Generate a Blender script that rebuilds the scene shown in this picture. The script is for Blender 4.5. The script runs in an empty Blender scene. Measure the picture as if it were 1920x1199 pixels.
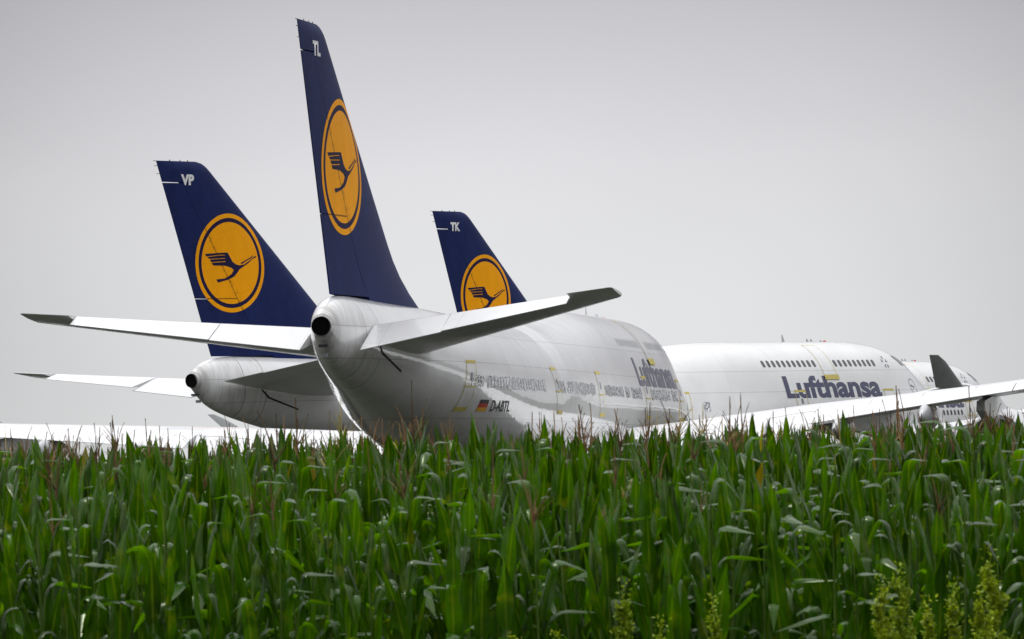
import bpy, bmesh, math, random
import numpy as np
from mathutils import Matrix, Vector
R = math.radians
C = bpy.context.scene.collection
sc = bpy.context.scene

# ------------------------------------------------------------------ camera
F_PX, PITCH, ROLL, EYE = 11033.0, 0.029176, 0.037607, 1.822
cam_d = bpy.data.cameras.new('camera')
cam_d.sensor_width = 36.0
cam_d.lens = F_PX / 1920.0 * 36.0
cam_d.clip_start = 0.5
cam_d.clip_end = 20000
cam_d.dof.use_dof = True
cam_d.dof.focus_distance = 225.0
cam_d.dof.aperture_fstop = 19.0
cam = bpy.data.objects.new('camera', cam_d)
C.objects.link(cam)
fw = Vector((0, math.cos(PITCH), math.sin(PITCH)))
u0 = Vector((0, -math.sin(PITCH), math.cos(PITCH)))
x0 = Vector((1, 0, 0))
right = x0 * math.cos(ROLL) - u0 * math.sin(ROLL)
up = x0 * math.sin(ROLL) + u0 * math.cos(ROLL)
cam.matrix_world = Matrix(((right.x, up.x, -fw.x, 0), (right.y, up.y, -fw.y, 0), (right.z, up.z, -fw.z, EYE), (0, 0, 0, 1)))
sc.camera = cam

# ------------------------------------------------------------------ light
SUN_EL, SUN_AZ = 60.0, 285.0      # azimuth clockwise from +Y (high, off to the left)
sun_d = bpy.data.lights.new('sun', 'SUN')
sun_d.energy = 1.2
sun_d.angle = R(10)
sun_d.color = (1.0, 0.97, 0.93)
sun = bpy.data.objects.new('sun', sun_d)
C.objects.link(sun)
sd = Vector((math.sin(R(SUN_AZ)) * math.cos(R(SUN_EL)), math.cos(R(SUN_AZ)) * math.cos(R(SUN_EL)), math.sin(R(SUN_EL))))
sun.rotation_euler = sd.to_track_quat('Z', 'Y').to_euler()

world = bpy.data.worlds.new('World')
sc.world = world
world.use_nodes = True
wt = world.node_tree
wt.nodes.clear()


def NN(t, typ, **kw):
    n = t.nodes.new(typ)
    for k, v in kw.items():
        if k.startswith('i_'):
            n.inputs[k[2:].replace('_', ' ')].default_value = v
        elif k.startswith('n'):
            pass
        else:
            setattr(n, k, v)
    return n


def math_node(t, op, a, b=None, clamp=False):
    n = t.nodes.new('ShaderNodeMath')
    n.operation = op
    n.use_clamp = clamp
    for i, v in enumerate((a, b)):
        if v is None:
            continue
        if isinstance(v, (int, float)):
            n.inputs[i].default_value = v
        else:
            t.links.new(v, n.inputs[i])
    return n.outputs[0]


def ramp(t, fac, stops):
    n = t.nodes.new('ShaderNodeValToRGB')
    cr = n.color_ramp
    while len(cr.elements) < len(stops):
        cr.elements.new(0.5)
    for e, (p, c) in zip(cr.elements, stops):
        e.position = p
        e.color = (c[0], c[1], c[2], 1) if hasattr(c, '__len__') else (c, c, c, 1)
    t.links.new(fac, n.inputs[0])
    return n.outputs[0]


def mixc(t, fac, a, b, mode='MIX'):
    n = t.nodes.new('ShaderNodeMix')
    n.data_type = 'RGBA'
    n.blend_type = mode
    for i, v in ((0, fac), (6, a), (7, b)):
        if isinstance(v, (int, float)):
            n.inputs[i].default_value = v
        elif isinstance(v, tuple):
            n.inputs[i].default_value = (v[0], v[1], v[2], 1)
        else:
            t.links.new(v, n.inputs[i])
    return n.outputs[2]


tc = wt.nodes.new('ShaderNodeTexCoord')
sep = wt.nodes.new('ShaderNodeSeparateXYZ')
wt.links.new(tc.outputs['Generated'], sep.inputs[0])
# closed cloud deck: brightness by elevation, low band darkened to imitate lens falloff, bright towards the zenith
elev = math_node(wt, 'ARCSINE', sep.outputs[2])
el01 = math_node(wt, 'DIVIDE', elev, math.pi / 2, True)
deck = ramp(wt, el01, [(0.0, (0.785, 0.80, 0.805)), (0.018, (0.785, 0.795, 0.81)), (0.034, (0.765, 0.76, 0.79)), (0.053, (0.58, 0.568, 0.598)), (0.072, (0.43, 0.418, 0.445)),
                       (0.15, (0.85, 0.85, 0.88)), (0.3, (1.15, 1.15, 1.19)), (0.6, (2.4, 2.42, 2.48)), (1.0, (3.4, 3.43, 3.5))])
# lens corner falloff put into the sky: brightest straight ahead, dimmer sideways
az = math_node(wt, 'ARCTAN2', sep.outputs[0], sep.outputs[1])
az2 = math_node(wt, 'POWER', math_node(wt, 'DIVIDE', math_node(wt, 'ABSOLUTE', math_node(wt, 'SUBTRACT', az, 0.0)), 0.1), 2.4)
fall = math_node(wt, 'SUBTRACT', 1.0, math_node(wt, 'MULTIPLY', math_node(wt, 'MINIMUM', az2, 1.0), 0.29))
mp = wt.nodes.new('ShaderNodeMapping')
mp.inputs['Scale'].default_value = (7, 7, 16)
wt.links.new(tc.outputs['Generated'], mp.inputs[0])
nz = NN(wt, 'ShaderNodeTexNoise')
nz.inputs['Scale'].default_value = 1.2
nz.inputs['Detail'].default_value = 3
wt.links.new(mp.outputs[0], nz.inputs['Vector'])
cl = math_node(wt, 'ADD', math_node(wt, 'MULTIPLY', nz.outputs[0], 0.16), 0.92)
# added dimming of the unseen low sky behind the camera, deepens shade
back = math_node(wt, 'MULTIPLY', math_node(wt, 'MULTIPLY', sep.outputs[1], -0.85, True), math_node(wt, 'SUBTRACT', 1.0, math_node(wt, 'MULTIPLY', el01, 2.2), True))
fc = math_node(wt, 'MULTIPLY', math_node(wt, 'MULTIPLY', fall, cl), math_node(wt, 'SUBTRACT', 1.0, back))
comb = wt.nodes.new('ShaderNodeCombineXYZ')
for i in range(3):
    wt.links.new(fc, comb.inputs[i])
deck2 = mixc(wt, 1.0, deck, comb.outputs[0], 'MULTIPLY')
sky = wt.nodes.new('ShaderNodeTexSky')
sky.sky_type = 'NISHITA'
sky.sun_disc = False
sky.sun_elevation = R(SUN_EL)
sky.sun_rotation = R(SUN_AZ)
skyd = mixc(wt, 1.0, sky.outputs[0], (0.1, 0.1, 0.1), 'MULTIPLY')
fin_col = mixc(wt, 0.04, deck2, skyd)
bg = wt.nodes.new('ShaderNodeBackground')
bg.inputs['Strength'].default_value = 1.0
wt.links.new(fin_col, bg.inputs[0])
wo = wt.nodes.new('ShaderNodeOutputWorld')
wt.links.new(bg.outputs[0], wo.inputs[0])
sc.view_settings.view_transform = 'Standard'
sc.view_settings.look = 'None'
sc.view_settings.exposure = 0.0
sc.view_settings.gamma = 1.0
sc.view_settings.use_curve_mapping = False


# ------------------------------------------------------------------ materials
def new_mat(name):
    m = bpy.data.materials.new(name)
    m.use_nodes = True
    t = m.node_tree
    b = t.nodes['Principled BSDF']
    return m, t, b


def plain(name, col, rough=0.5, metal=0.0, coat=0.0, noise=0.0, nscale=3.0, bump=0.0, bscale=20.0):
    m, t, b = new_mat(name)
    b.inputs['Roughness'].default_value = rough
    b.inputs['Metallic'].default_value = metal
    b.inputs['Coat Weight'].default_value = coat
    b.inputs['Coat Roughness'].default_value = 0.06
    co = t.nodes.new('ShaderNodeTexCoord')
    n = NN(t, 'ShaderNodeTexNoise')
    n.inputs['Scale'].default_value = nscale
    n.inputs['Detail'].default_value = 5
    t.links.new(co.outputs['Object'], n.inputs['Vector'])
    dark = tuple(c * (1 - noise) for c in col)
    lite = tuple(min(1, c * (1 + noise * .6)) for c in col)
    t.links.new(ramp(t, n.outputs[0], [(0.3, dark), (0.7, lite)]), b.inputs['Base Color'])
    if bump:
        n2 = NN(t, 'ShaderNodeTexNoise')
        n2.inputs['Scale'].default_value = bscale
        t.links.new(co.outputs['Object'], n2.inputs['Vector'])
        bp = t.nodes.new('ShaderNodeBump')
        bp.inputs['Strength'].default_value = 1.0
        bp.inputs['Distance'].default_value = bump
        t.links.new(n2.outputs[0], bp.inputs['Height'])
        t.links.new(bp.outputs[0], b.inputs['Normal'])
    return m


def skin_mat(name, col, is_body=False):
    """glossy painted aircraft skin with faint frames, seams and grime"""
    m, t, b = new_mat(name)
    b.inputs['Roughness'].default_value = 0.34
    b.inputs['Coat Weight'].default_value = 0.85
    b.inputs['Coat Roughness'].default_value = 0.04
    co = t.nodes.new('ShaderNodeTexCoord')
    s = t.nodes.new('ShaderNodeSeparateXYZ')
    t.links.new(co.outputs['Object'], s.inputs[0])
    X, Y, Z = s.outputs
    n = NN(t, 'ShaderNodeTexNoise')
    n.inputs['Scale'].default_value = 0.6
    n.inputs['Detail'].default_value = 7
    t.links.new(co.outputs['Object'], n.inputs['Vector'])
    base = ramp(t, n.outputs[0], [(0.35, tuple(c * .93 for c in col)), (0.6, col)])

    def seam(coord, period, offset, width):
        f = math_node(t, 'FRACT', math_node(t, 'ADD', math_node(t, 'DIVIDE', coord, period), offset))
        return math_node(t, 'LESS_THAN', f, width / period)

    def line(coord, at, width):
        return math_node(t, 'LESS_THAN', math_node(t, 'ABSOLUTE', math_node(t, 'SUBTRACT', coord, at)), width / 2)
    b.inputs['Coat Weight'].default_value = 1.0 if is_body else 0.3
    if is_body:
        l = math_node(t, 'MULTIPLY', seam(Y, 5.08, 0.13, 0.03), 0.22)
        for at in (8.05, 6.86, 4.7, 3.5):
            l = math_node(t, 'MAXIMUM', l, math_node(t, 'MULTIPLY', line(Z, at, 0.035), 0.38))
        # tail cone: close frames, vertical dirt streaks
        tail = math_node(t, 'MULTIPLY', math_node(t, 'SUBTRACT', -22.6, Y), 0.45, True)
        tl = math_node(t, 'MULTIPLY', seam(Y, 1.27, 0.31, 0.03), 0.3)
        l = math_node(t, 'MAXIMUM', l, math_node(t, 'MULTIPLY', tail, tl))
        for at in (-24.2, -25.6):
            l = math_node(t, 'MAXIMUM', l, math_node(t, 'MULTIPLY', line(Y, at, 0.07), 0.6))
        mp2 = t.nodes.new('ShaderNodeMapping')
        mp2.inputs['Scale'].default_value = (1.6, 3.0, .45)
        t.links.new(co.outputs['Object'], mp2.inputs[0])
        n3 = NN(t, 'ShaderNodeTexNoise')
        n3.inputs['Scale'].default_value = 1.5
        n3.inputs['Detail'].default_value = 6
        t.links.new(mp2.outputs[0], n3.inputs['Vector'])
        streak = ramp(t, n3.outputs[0], [(0.46, 0.0), (0.72, 1.0)])
        dirt = math_node(t, 'MULTIPLY', math_node(t, 'MULTIPLY', streak, tail), 0.4)
        n4 = NN(t, 'ShaderNodeTexNoise')
        n4.inputs['Scale'].default_value = 1.1
        n4.inputs['Detail'].default_value = 8
        n4.inputs['Roughness'].default_value = .7
        t.links.new(co.outputs['Object'], n4.inputs['Vector'])
        low = math_node(t, 'MULTIPLY', math_node(t, 'SUBTRACT', 7.4, Z), 0.35, True)
        grime = math_node(t, 'MULTIPLY', math_node(t, 'MULTIPLY', ramp(t, n4.outputs[0], [(0.42, 0.0), (0.62, 1.0)]), low),
                          math_node(t, 'MULTIPLY', math_node(t, 'SUBTRACT', -8.0, Y), 0.05, True))
        # soot round the tail exhaust
        vd = t.nodes.new('ShaderNodeVectorMath')
        vd.operation = 'DISTANCE'
        t.links.new(co.outputs['Object'], vd.inputs[0])
        vd.inputs[1].default_value = (0, -28.5, 8.15)
        soot = math_node(t, 'MULTIPLY', math_node(t, 'SUBTRACT', 1.25, vd.outputs['Value'], True), ramp(t, n3.outputs[0], [(0.3, 0.15), (0.65, 0.9)]))
        base = mixc(t, math_node(t, 'MULTIPLY', soot, .8), base, (0.16, 0.14, 0.12))
        base = mixc(t, dirt, base, (0.36, 0.33, 0.29))
        base = mixc(t, math_node(t, 'MULTIPLY', grime, 0.45), base, (0.33, 0.31, 0.27))
        base = mixc(t, l, base, (0.16, 0.16, 0.15))
    else:
        l = math_node(t, 'MULTIPLY', seam(X, 3.1, 0.4, 0.03), 0.3)
        base = mixc(t, l, base, (0.2, 0.2, 0.2))
    t.links.new(base, b.inputs['Base Color'])
    n2 = NN(t, 'ShaderNodeTexNoise')
    n2.inputs['Scale'].default_value = 1.3
    n2.inputs['Detail'].default_value = 2
    t.links.new(co.outputs['Object'], n2.inputs['Vector'])
    bp = t.nodes.new('ShaderNodeBump')
    bp.inputs['Distance'].default_value = 0.012
    t.links.new(n2.outputs[0], bp.inputs['Height'])
    t.links.new(bp.outputs[0], b.inputs['Normal'])
    t.links.new(bp.outputs[0], b.inputs['Coat Normal'])
    return m


def fin_mat(name, col, orange=False):
    m, t, b = new_mat(name)
    b.inputs['Roughness'].default_value = 0.5
    b.inputs['Coat Weight'].default_value = 0.0
    b.inputs['Specular IOR Level'].default_value = 0.12
    b.inputs['Coat Roughness'].default_value = 0.12
    co = t.nodes.new('ShaderNodeTexCoord')
    mp2 = t.nodes.new('ShaderNodeMapping')
    mp2.inputs['Scale'].default_value = (1, 1.6, .5)
    t.links.new(co.outputs['Object'], mp2.inputs[0])
    n = NN(t, 'ShaderNodeTexNoise')
    n.inputs['Scale'].default_value = 0.9
    n.inputs['Detail'].default_value = 8
    n.inputs['Roughness'].default_value = .65
    t.links.new(mp2.outputs[0], n.inputs['Vector'])
    lo_, hi_ = (.94, 1.03) if orange else (.8, 1.12)
    base = ramp(t, n.outputs[0], [(0.3, tuple(c * lo_ for c in col)), (0.7, tuple(c * hi_ for c in col))])
    s = t.nodes.new('ShaderNodeSeparateXYZ')
    t.links.new(co.outputs['Object'], s.inputs[0])
    # skewed coordinate that runs parallel to the rudder hinge
    k = math_node(t, 'ADD', s.outputs[1], math_node(t, 'MULTIPLY', s.outputs[2], 0.62))
    f = math_node(t, 'FRACT', math_node(t, 'DIVIDE', k, 1.25))
    l1 = math_node(t, 'LESS_THAN', f, 0.018)
    f2 = math_node(t, 'FRACT', math_node(t, 'DIVIDE', math_node(t, 'ADD', s.outputs[2], math_node(t, 'MULTIPLY', s.outputs[1], -0.25)), 1.7))
    l2 = math_node(t, 'LESS_THAN', f2, 0.012)
    ll = math_node(t, 'MULTIPLY', math_node(t, 'MAXIMUM', l1, l2), 0.22 if orange else 0.2)
    base = mixc(t, ll, base, (0.25, 0.1, 0.01) if orange else (0.07, 0.08, 0.16))
    if orange:
        # soot and grease weeping along the hinge line
        hk = math_node(t, 'ABSOLUTE', math_node(t, 'ADD', k, 17.45))
        near = math_node(t, 'SUBTRACT', 1.0, math_node(t, 'MULTIPLY', hk, 3.2), True)
        n5 = NN(t, 'ShaderNodeTexNoise')
        n5.inputs['Scale'].default_value = 3.5
        n5.inputs['Detail'].default_value = 9
        n5.inputs['Roughness'].default_value = .8
        t.links.new(co.outputs['Object'], n5.inputs['Vector'])
        soot = math_node(t, 'MULTIPLY', near, ramp(t, n5.outputs[0], [(0.5, 0.0), (0.66, .85)]))
        base = mixc(t, soot, base, (0.09, 0.03, 0.005))
    if orange is not False:
        h1 = math_node(t, 'LESS_THAN', math_node(t, 'ABSOLUTE', math_node(t, 'ADD', k, 17.52)), .03)
        h2 = math_node(t, 'MULTIPLY', math_node(t, 'LESS_THAN', math_node(t, 'ABSOLUTE', math_node(t, 'SUBTRACT', s.outputs[2], 12.2)), .03),
                       math_node(t, 'LESS_THAN', k, -17.5))
        base = mixc(t, math_node(t, 'MULTIPLY', math_node(t, 'MAXIMUM', h1, h2), .7), base, (0.02, 0.012, 0.01))
    t.links.new(base, b.inputs['Base Color'])
    return m


M_WHITE = skin_mat('white_body_paint', (0.80, 0.80, 0.795), True)
M_WING = skin_mat('white_wing_paint', (0.76, 0.765, 0.77))
M_NAVY = fin_mat('navy_fin_paint', (0.009, 0.018, 0.092))
M_NAVYM = fin_mat('navy_emblem_paint', (0.012, 0.010, 0.05), None)
M_ORANGE = fin_mat('orange_emblem_paint', (0.96, 0.38, 0.0), True)
M_TITLE = plain('navy_lettering', (0.015, 0.018, 0.085), .35, coat=.6, noise=.1)
M_LETTER = plain('white_lettering', (0.75, 0.75, 0.75), .4, noise=.05)
M_BLACK = plain('black_lettering', (0.012, 0.012, 0.012), .5, noise=.1)
M_GREY = plain('grey_marking', (0.22, 0.23, 0.25), .5, noise=.1)
M_RED = plain('red_marking', (0.5, 0.03, 0.01), .5, noise=.1)
M_GOLD = plain('gold_marking', (0.75, 0.38, 0.01), .5, noise=.1)
M_TAPE = plain('yellow_tape', (0.62, 0.52, 0.13), .6, noise=.25, nscale=6)
M_GLASS = plain('window_glass', (0.075, 0.08, 0.085), .12, noise=.2)
M_COVER = plain('white_cover', (0.60, 0.61, 0.62), .3, coat=.5, noise=.15)
M_WLET = plain('winglet_shade_grey', (0.30, 0.31, 0.31), .45, coat=.1, noise=.1)  # shade on the winglet put into its base colour
M_SHADE = plain('cockpit_glass', (0.16, 0.17, 0.17), .15, noise=.3)
M_FOIL = plain('crumpled_foil', (0.72, 0.74, 0.76), .12, metal=.95, noise=.3, nscale=4, bump=0.22, bscale=4.5)
M_DARK = plain('dark_gap', (0.02, 0.02, 0.02), .7, noise=.2)
M_SOOT = plain('soot_black', (0.003, 0.003, 0.003), 1.0, noise=.2)
M_SOOT.node_tree.nodes['Principled BSDF'].inputs['Specular IOR Level'].default_value = 0.1
M_STEEL = plain('exhaust_steel', (0.22, 0.21, 0.2), .35, metal=.9, noise=.4)
M_LIP = plain('polished_lip', (0.65, 0.66, 0.68), .18, metal=1, noise=.1)
M_TYRE = plain('tyre_rubber', (0.02, 0.02, 0.02), .85, noise=.2)
M_HUB = plain('wheel_hub', (0.4, 0.4, 0.4), .4, metal=.6, noise=.2)
M_FAIR = plain('fairing_paint', (0.5, 0.51, 0.52), .3, coat=.5, noise=.15, nscale=1)


def leaf_mat(name, a, b_, tr, rough=0.38):
    m, t, b = new_mat(name)
    oi = t.nodes.new('ShaderNodeObjectInfo')
    co = t.nodes.new('ShaderNodeTexCoord')
    n = NN(t, 'ShaderNodeTexNoise')
    n.inputs['Scale'].default_value = 2.2
    n.inputs['Detail'].default_value = 4
    geo = t.nodes.new('ShaderNodeNewGeometry')
    t.links.new(geo.outputs['Position'], n.inputs['Vector'])
    col = ramp(t, n.outputs[0], [(0.32, a), (0.68, b_)])
    r = math_node(t, 'ADD', 0.55, math_node(t, 'MULTIPLY', geo.outputs['Random Per Island'], 0.95))
    cb = t.nodes.new('ShaderNodeCombineXYZ')
    t.links.new(math_node(t, 'MULTIPLY', r, 1.05), cb.inputs[0])
    t.links.new(r, cb.inputs[1])
    t.links.new(r, cb.inputs[2])
    col = mixc(t, 1.0, col, cb.outputs[0], 'MULTIPLY')
    if name == 'maize_leaf':       # a few withered leaves and yellowing tips
        old = math_node(t, 'GREATER_THAN', math_node(t, 'FRACT', math_node(t, 'MULTIPLY', geo.outputs['Random Per Island'], 37.0)), .985)
        n7 = NN(t, 'ShaderNodeTexNoise')
        n7.inputs['Scale'].default_value = 9.0
        n7.inputs['Detail'].default_value = 5
        t.links.new(geo.outputs['Position'], n7.inputs['Vector'])
        col = mixc(t, math_node(t, 'MULTIPLY', ramp(t, n7.outputs[0], [(0.58, 0.0), (0.72, 1.0)]), .35), col, (0.07, 0.10, 0.012))
        col = mixc(t, math_node(t, 'MULTIPLY', old, .6), col, (0.10, 0.09, 0.02))
        at = t.nodes.new('ShaderNodeAttribute')
        at.attribute_name = 'rib'
        col = mixc(t, math_node(t, 'MULTIPLY', ramp(t, at.outputs['Fac'], [(0.80, 0.0), (0.95, 1.0)]), .3), col, (0.07, 0.13, 0.02))
    t.links.new(col, b.inputs['Base Color'])
    b.inputs['Roughness'].default_value = rough
    b.inputs['Specular IOR Level'].default_value = 0.34
    b.inputs['Specular Tint'].default_value = (.85, 1.0, .6, 1)
    tl = t.nodes.new('ShaderNodeBsdfTranslucent')
    col2 = mixc(t, 1.0, col, (tr[0], tr[1], tr[2]), 'MULTIPLY')
    t.links.new(col2, tl.inputs[0])
    ad = t.nodes.new('ShaderNodeAddShader')
    t.links.new(b.outputs[0], ad.inputs[0])
    t.links.new(tl.outputs[0], ad.inputs[1])
    t.links.new(ad.outputs[0], t.nodes['Material Output'].inputs[0])
    return m


M_LEAF = leaf_mat('maize_leaf', (0.0035, 0.0165, 0.0003), (0.0125, 0.048, 0.0006), (2.9, 2.1, .1), .25)
M_STALK = leaf_mat('maize_stalk', (0.05, 0.11, 0.015), (0.09, 0.15, 0.025), (.3, .3, .2), .5)
M_TASSEL = leaf_mat('maize_tassel', (0.09, 0.042, 0.022), (0.22, 0.135, 0.065), (.25, .2, .15), .7)
M_TASSEL_G = leaf_mat('young_tassel', (0.26, 0.24, 0.07), (0.40, 0.32, 0.13), (.4, .4, .25), .7)
M_WEED = leaf_mat('weed_leaf', (0.09, 0.15, 0.004), (0.18, 0.24, 0.006), (.6, .6, .3), .6)
M_DRY = leaf_mat('dry_grass', (0.28, 0.20, 0.07), (0.16, 0.2, 0.03), (.5, .5, .4), .7)


# ------------------------------------------------------------------ mesh helpers
def mesh_data(name, verts, faces, mats, smooth=True, mi=None):
    me = bpy.data.meshes.new(name)
    me.from_pydata([tuple(v) for v in verts], [], faces)
    for m in (mats if isinstance(mats, (list, tuple)) else [mats]):
        me.materials.append(m)
    if smooth:
        me.polygons.foreach_set('use_smooth', [True] * len(me.polygons))
    if mi is not None:
        me.polygons.foreach_set('material_index', mi)
    me.update()
    return me


def link(name, me, parent=None):
    o = bpy.data.objects.new(name, me)
    C.objects.link(o)
    if parent is not None:
        o.parent = parent
    return o


def loft(rings, cap0=True, cap1=True):
    n = len(rings[0])
    V = [tuple(p) for r in rings for p in r]
    F = []
    for i in range(len(rings) - 1):
        a, b = i * n, (i + 1) * n
        for j in range(n):
            k = (j + 1) % n
            F.append((a + j, a + k, b + k, b + j))
    if cap0:
        F.append(tuple(range(n))[::-1])
    if cap1:
        F.append(tuple(range((len(rings) - 1) * n, len(rings) * n)))
    return V, F


def fix_normals(me):
    bm = bmesh.new()
    bm.from_mesh(me)
    bmesh.ops.recalc_face_normals(bm, faces=bm.faces)
    bm.to_mesh(me)
    bm.free()


def sharp(me, deg=35):
    me.set_sharp_from_angle(angle=R(deg))


def tab(x, T):
    if x <= T[0][0]:
        return T[0][1]
    for (a, va), (b, vb) in zip(T, T[1:]):
        if x <= b:
            return va + (vb - va) * (x - a) / (b - a)
    return T[-1][1]


def stab_(x, T):           # smooth (Catmull) table
    if x <= T[0][0]:
        return T[0][1]
    for i in range(len(T) - 1):
        x1, y1 = T[i]
        x2, y2 = T[i + 1]
        if x <= x2:
            xa, ya = T[i - 1] if i > 0 else (x1 - (x2 - x1), y1 - (y2 - y1))
            xb, yb = T[i + 2] if i + 2 < len(T) else (x2 + (x2 - x1), y2 + (y2 - y1))
            m1 = (y2 - ya) / (x2 - xa)
            m2 = (yb - y1) / (xb - x1)
            h = x2 - x1
            s = (x - x1) / h
            return ((2 * s**3 - 3 * s**2 + 1) * y1 + (s**3 - 2 * s**2 + s) * h * m1 + (-2 * s**3 + 3 * s**2) * y2 + (s**3 - s**2) * h * m2)
    return T[-1][1]


# ------------------------------------------------------------------ wide-body jet, station x metres aft of the nose,
# local frame: X starboard, Y forward (Y = 40 - x), Z up from the ground
TOP = [(0, 4.75), (.3, 5.3), (1, 5.95), (2, 6.65), (3, 7.2), (4.5, 7.8), (6, 8.25), (8, 8.62), (10, 8.82), (12, 8.9), (30, 8.93), (45, 8.95),
       (53, 9.1), (60, 9.2), (65, 9.25), (66.6, 9.18), (67.5, 9.0), (68.1, 8.75), (68.42, 8.48)]
BOT = [(0, 4.6), (.3, 4.05), (1, 3.45), (2, 2.98), (3, 2.7), (4.5, 2.42), (6, 2.28), (8, 2.18), (12, 2.15), (43, 2.15), (46, 2.35), (50, 2.95),
       (54, 3.72), (58, 4.55), (62, 5.35), (65, 5.98), (66.6, 6.42), (67.5, 6.82), (68.1, 7.3), (68.42, 7.6)]
HW = [(0, .08), (.3, .62), (1, 1.2), (2, 1.78), (3, 2.2), (4.5, 2.63), (6, 2.92), (8, 3.14), (10, 3.23), (12, 3.25), (45, 3.25), (50, 3.12),
      (54, 2.93), (58, 2.36), (62, 1.62), (65, 1.14), (66.6, .86), (67.5, .65), (68.1, .48), (68.42, .40)]
HUMP = [(1.5, 6.3), (2, 6.68), (3, 7.45), (4, 8.15), (5, 8.75), (6, 9.2), (7, 9.48), (8, 9.65), (10, 9.8), (12, 9.83), (14, 9.84), (22, 9.84), (25, 9.8), (28, 9.64),
        (31, 9.4), (34, 9.12), (37, 8.93), (40, 8.8)]
AUP = [(1.5, .6), (2, .9), (3, 1.35), (5, 1.9), (7, 2.35), (9, 2.6), (12, 2.72), (24, 2.72), (30, 2.85), (40, 3.1)]


def rad(x, ph):
    """ray length from the section centre; ph=0 starboard, pi/2 up"""
    t, b, w = stab_(x, TOP), stab_(x, BOT), stab_(x, HW)
    zc, hh = (t + b) / 2, (t - b) / 2
    c, s = math.cos(ph), math.sin(ph)
    r1 = 1 / math.sqrt((c / w) ** 2 + (s / hh) ** 2)
    if 1.5 < x < 42 and s > 0:
        hp, a = stab_(min(x, 40), HUMP), tab(x, AUP)
        if x > 38:
            hp = min(hp, t)
        zu = hp - a - zc
        # circle centre (0,zu) radius a
        disc = (zu * s) ** 2 - zu * zu + a * a
        if disc > 0:
            r2 = zu * s + math.sqrt(disc)
            if r2 > 0:
                k = 0.6
                h = max(k - abs(r1 - r2), 0) / k
                r1 = max(r1, r2) + (h * h * k * .25 if abs(math.cos(ph)) > .0 else 0) * (0 if x > 38 else 1) * min(1, (x - 1.5))
    return r1, zc


def sec_pt(x, ph, off=0.0):
    r, zc = rad(x, ph)
    return ((r + off) * math.cos(ph), 40 - x, zc + (r + off) * math.sin(ph))


def side_pt(x, z, off=0.008, sy=1):
    """point on the starboard (sy=1) skin at station x and height z"""
    lo, hi = -math.pi / 2, math.pi / 2
    for _ in range(34):
        mid = (lo + hi) / 2
        r, zc = rad(x, mid)
        if zc + r * math.sin(mid) < z:
            lo = mid
        else:
            hi = mid
    p = sec_pt(x, lo, off)
    return (p[0] * sy, p[1], p[2])


def fuselage_mesh():
    xs = [0, .08, .18, .3, .5, .75, 1, 1.4, 1.8, 2.2, 2.7] + [3.2 + .5 * i for i in range(24)] + [15.5 + i for i in range(0, 50)] + [65.2, 65.7, 66.2, 66.6, 67, 67.3, 67.6, 67.9, 68.1, 68.3, 68.42]
    n = 88
    rings = [[sec_pt(x, -math.pi / 2 + 2 * math.pi * j / n) for j in range(n)] for x in xs]
    V, F = loft(rings)
    me = mesh_data('fuselage', V, F, M_WHITE)
    fix_normals(me)
    sharp(me, 50)
    return me


def naca(s):
    return 5 * (0.2969 * math.sqrt(max(s, 0)) - 0.126 * s - 0.3516 * s * s + 0.2843 * s**3 - 0.1015 * s**4)


FIN_LE = [(8.8, 52.6), (9.2, 53.2), (9.4, 54.0), (9.8, 55.2), (10.4, 56.4), (11, 57.36), (18.8, 66.64), (19.0, 66.92), (19.12, 67.2), (19.2, 67.6)]


def fin_le(z): return tab(z, FIN_LE)
def fin_te(z): return 66.95 + (z - 9.26) * .3735


def fin_half(x, z):
    le, te = fin_le(z), fin_te(z)
    c = te - le
    s = min(max((x - le) / c, 0), 1)
    tc_ = .112 - .02 * (z - 9) / 10
    if z > 18.7:
        tc_ *= max(.2, 1 - ((z - 18.7) / .52) ** 2 * .8)
    return naca(s) * c * tc_ + .012


def section(le, te, a, b, half, z, n=14, ease=True):
    """closed ring of an aerofoil between chord fractions a..b"""
    S = [a + (b - a) * ((1 - math.cos(math.pi / 2 * i / n)) if (a == 0 and ease) else i / n) for i in range(n + 1)]
    return S


def fin_panel(z0, z1, a, b, extra=(), cut=None):
    zs = sorted(set([z0, z1] + [z for z in list(np.arange(9, 19, .6)) + [18.7, 18.85, 18.95, 19.05, 19.12, 19.18] + list(extra) if z0 < z < z1]))
    rings = []
    for z in zs:
        le, te = fin_le(z), fin_te(z)
        bb = b if cut is None else cut(z, b)
        n = 16
        S = [a + (bb - a) * ((1 - math.cos(math.pi / 2 * i / n)) if a == 0 else i / n) for i in range(n + 1)]
        pts = [(fin_half(le + (te - le) * s, z), 40 - (le + (te - le) * s), z) for s in S]
        pts += [(-p[0], p[1], p[2]) for p in pts[::-1]]
        rings.append(pts)
    V, F = loft(rings)
    me = mesh_data('fin_panel', V, F, M_NAVY)
    fix_normals(me)
    sharp(me, 40)
    return me


def planar_to_mesh(name, shapes, mapf, mats, cuts_u=None, cuts_v=None):
    """shapes = [(outline [(u,v)...], material index)]; cut into strips, then mapped onto a curved skin"""
    bm = bmesh.new()
    for pts, mi in shapes:
        if isinstance(mi, tuple):       # explicit quads
            for q in pts:
                f = bm.faces.new([bm.verts.new((u, v, 0)) for u, v in q])
                f.material_index = mi[0]
            continue
        vs = [bm.verts.new((u, v, 0)) for u, v in pts]
        es = [bm.edges.new((vs[i], vs[(i + 1) % len(vs)])) for i in range(len(vs))]
        r = bmesh.ops.triangle_fill(bm, edges=es, use_beauty=True, use_dissolve=False)
        for f in r['geom']:
            if isinstance(f, bmesh.types.BMFace):
                f.material_index = mi
    return finish_decal(name, bm, mapf, mats, cuts_u, cuts_v)


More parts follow.
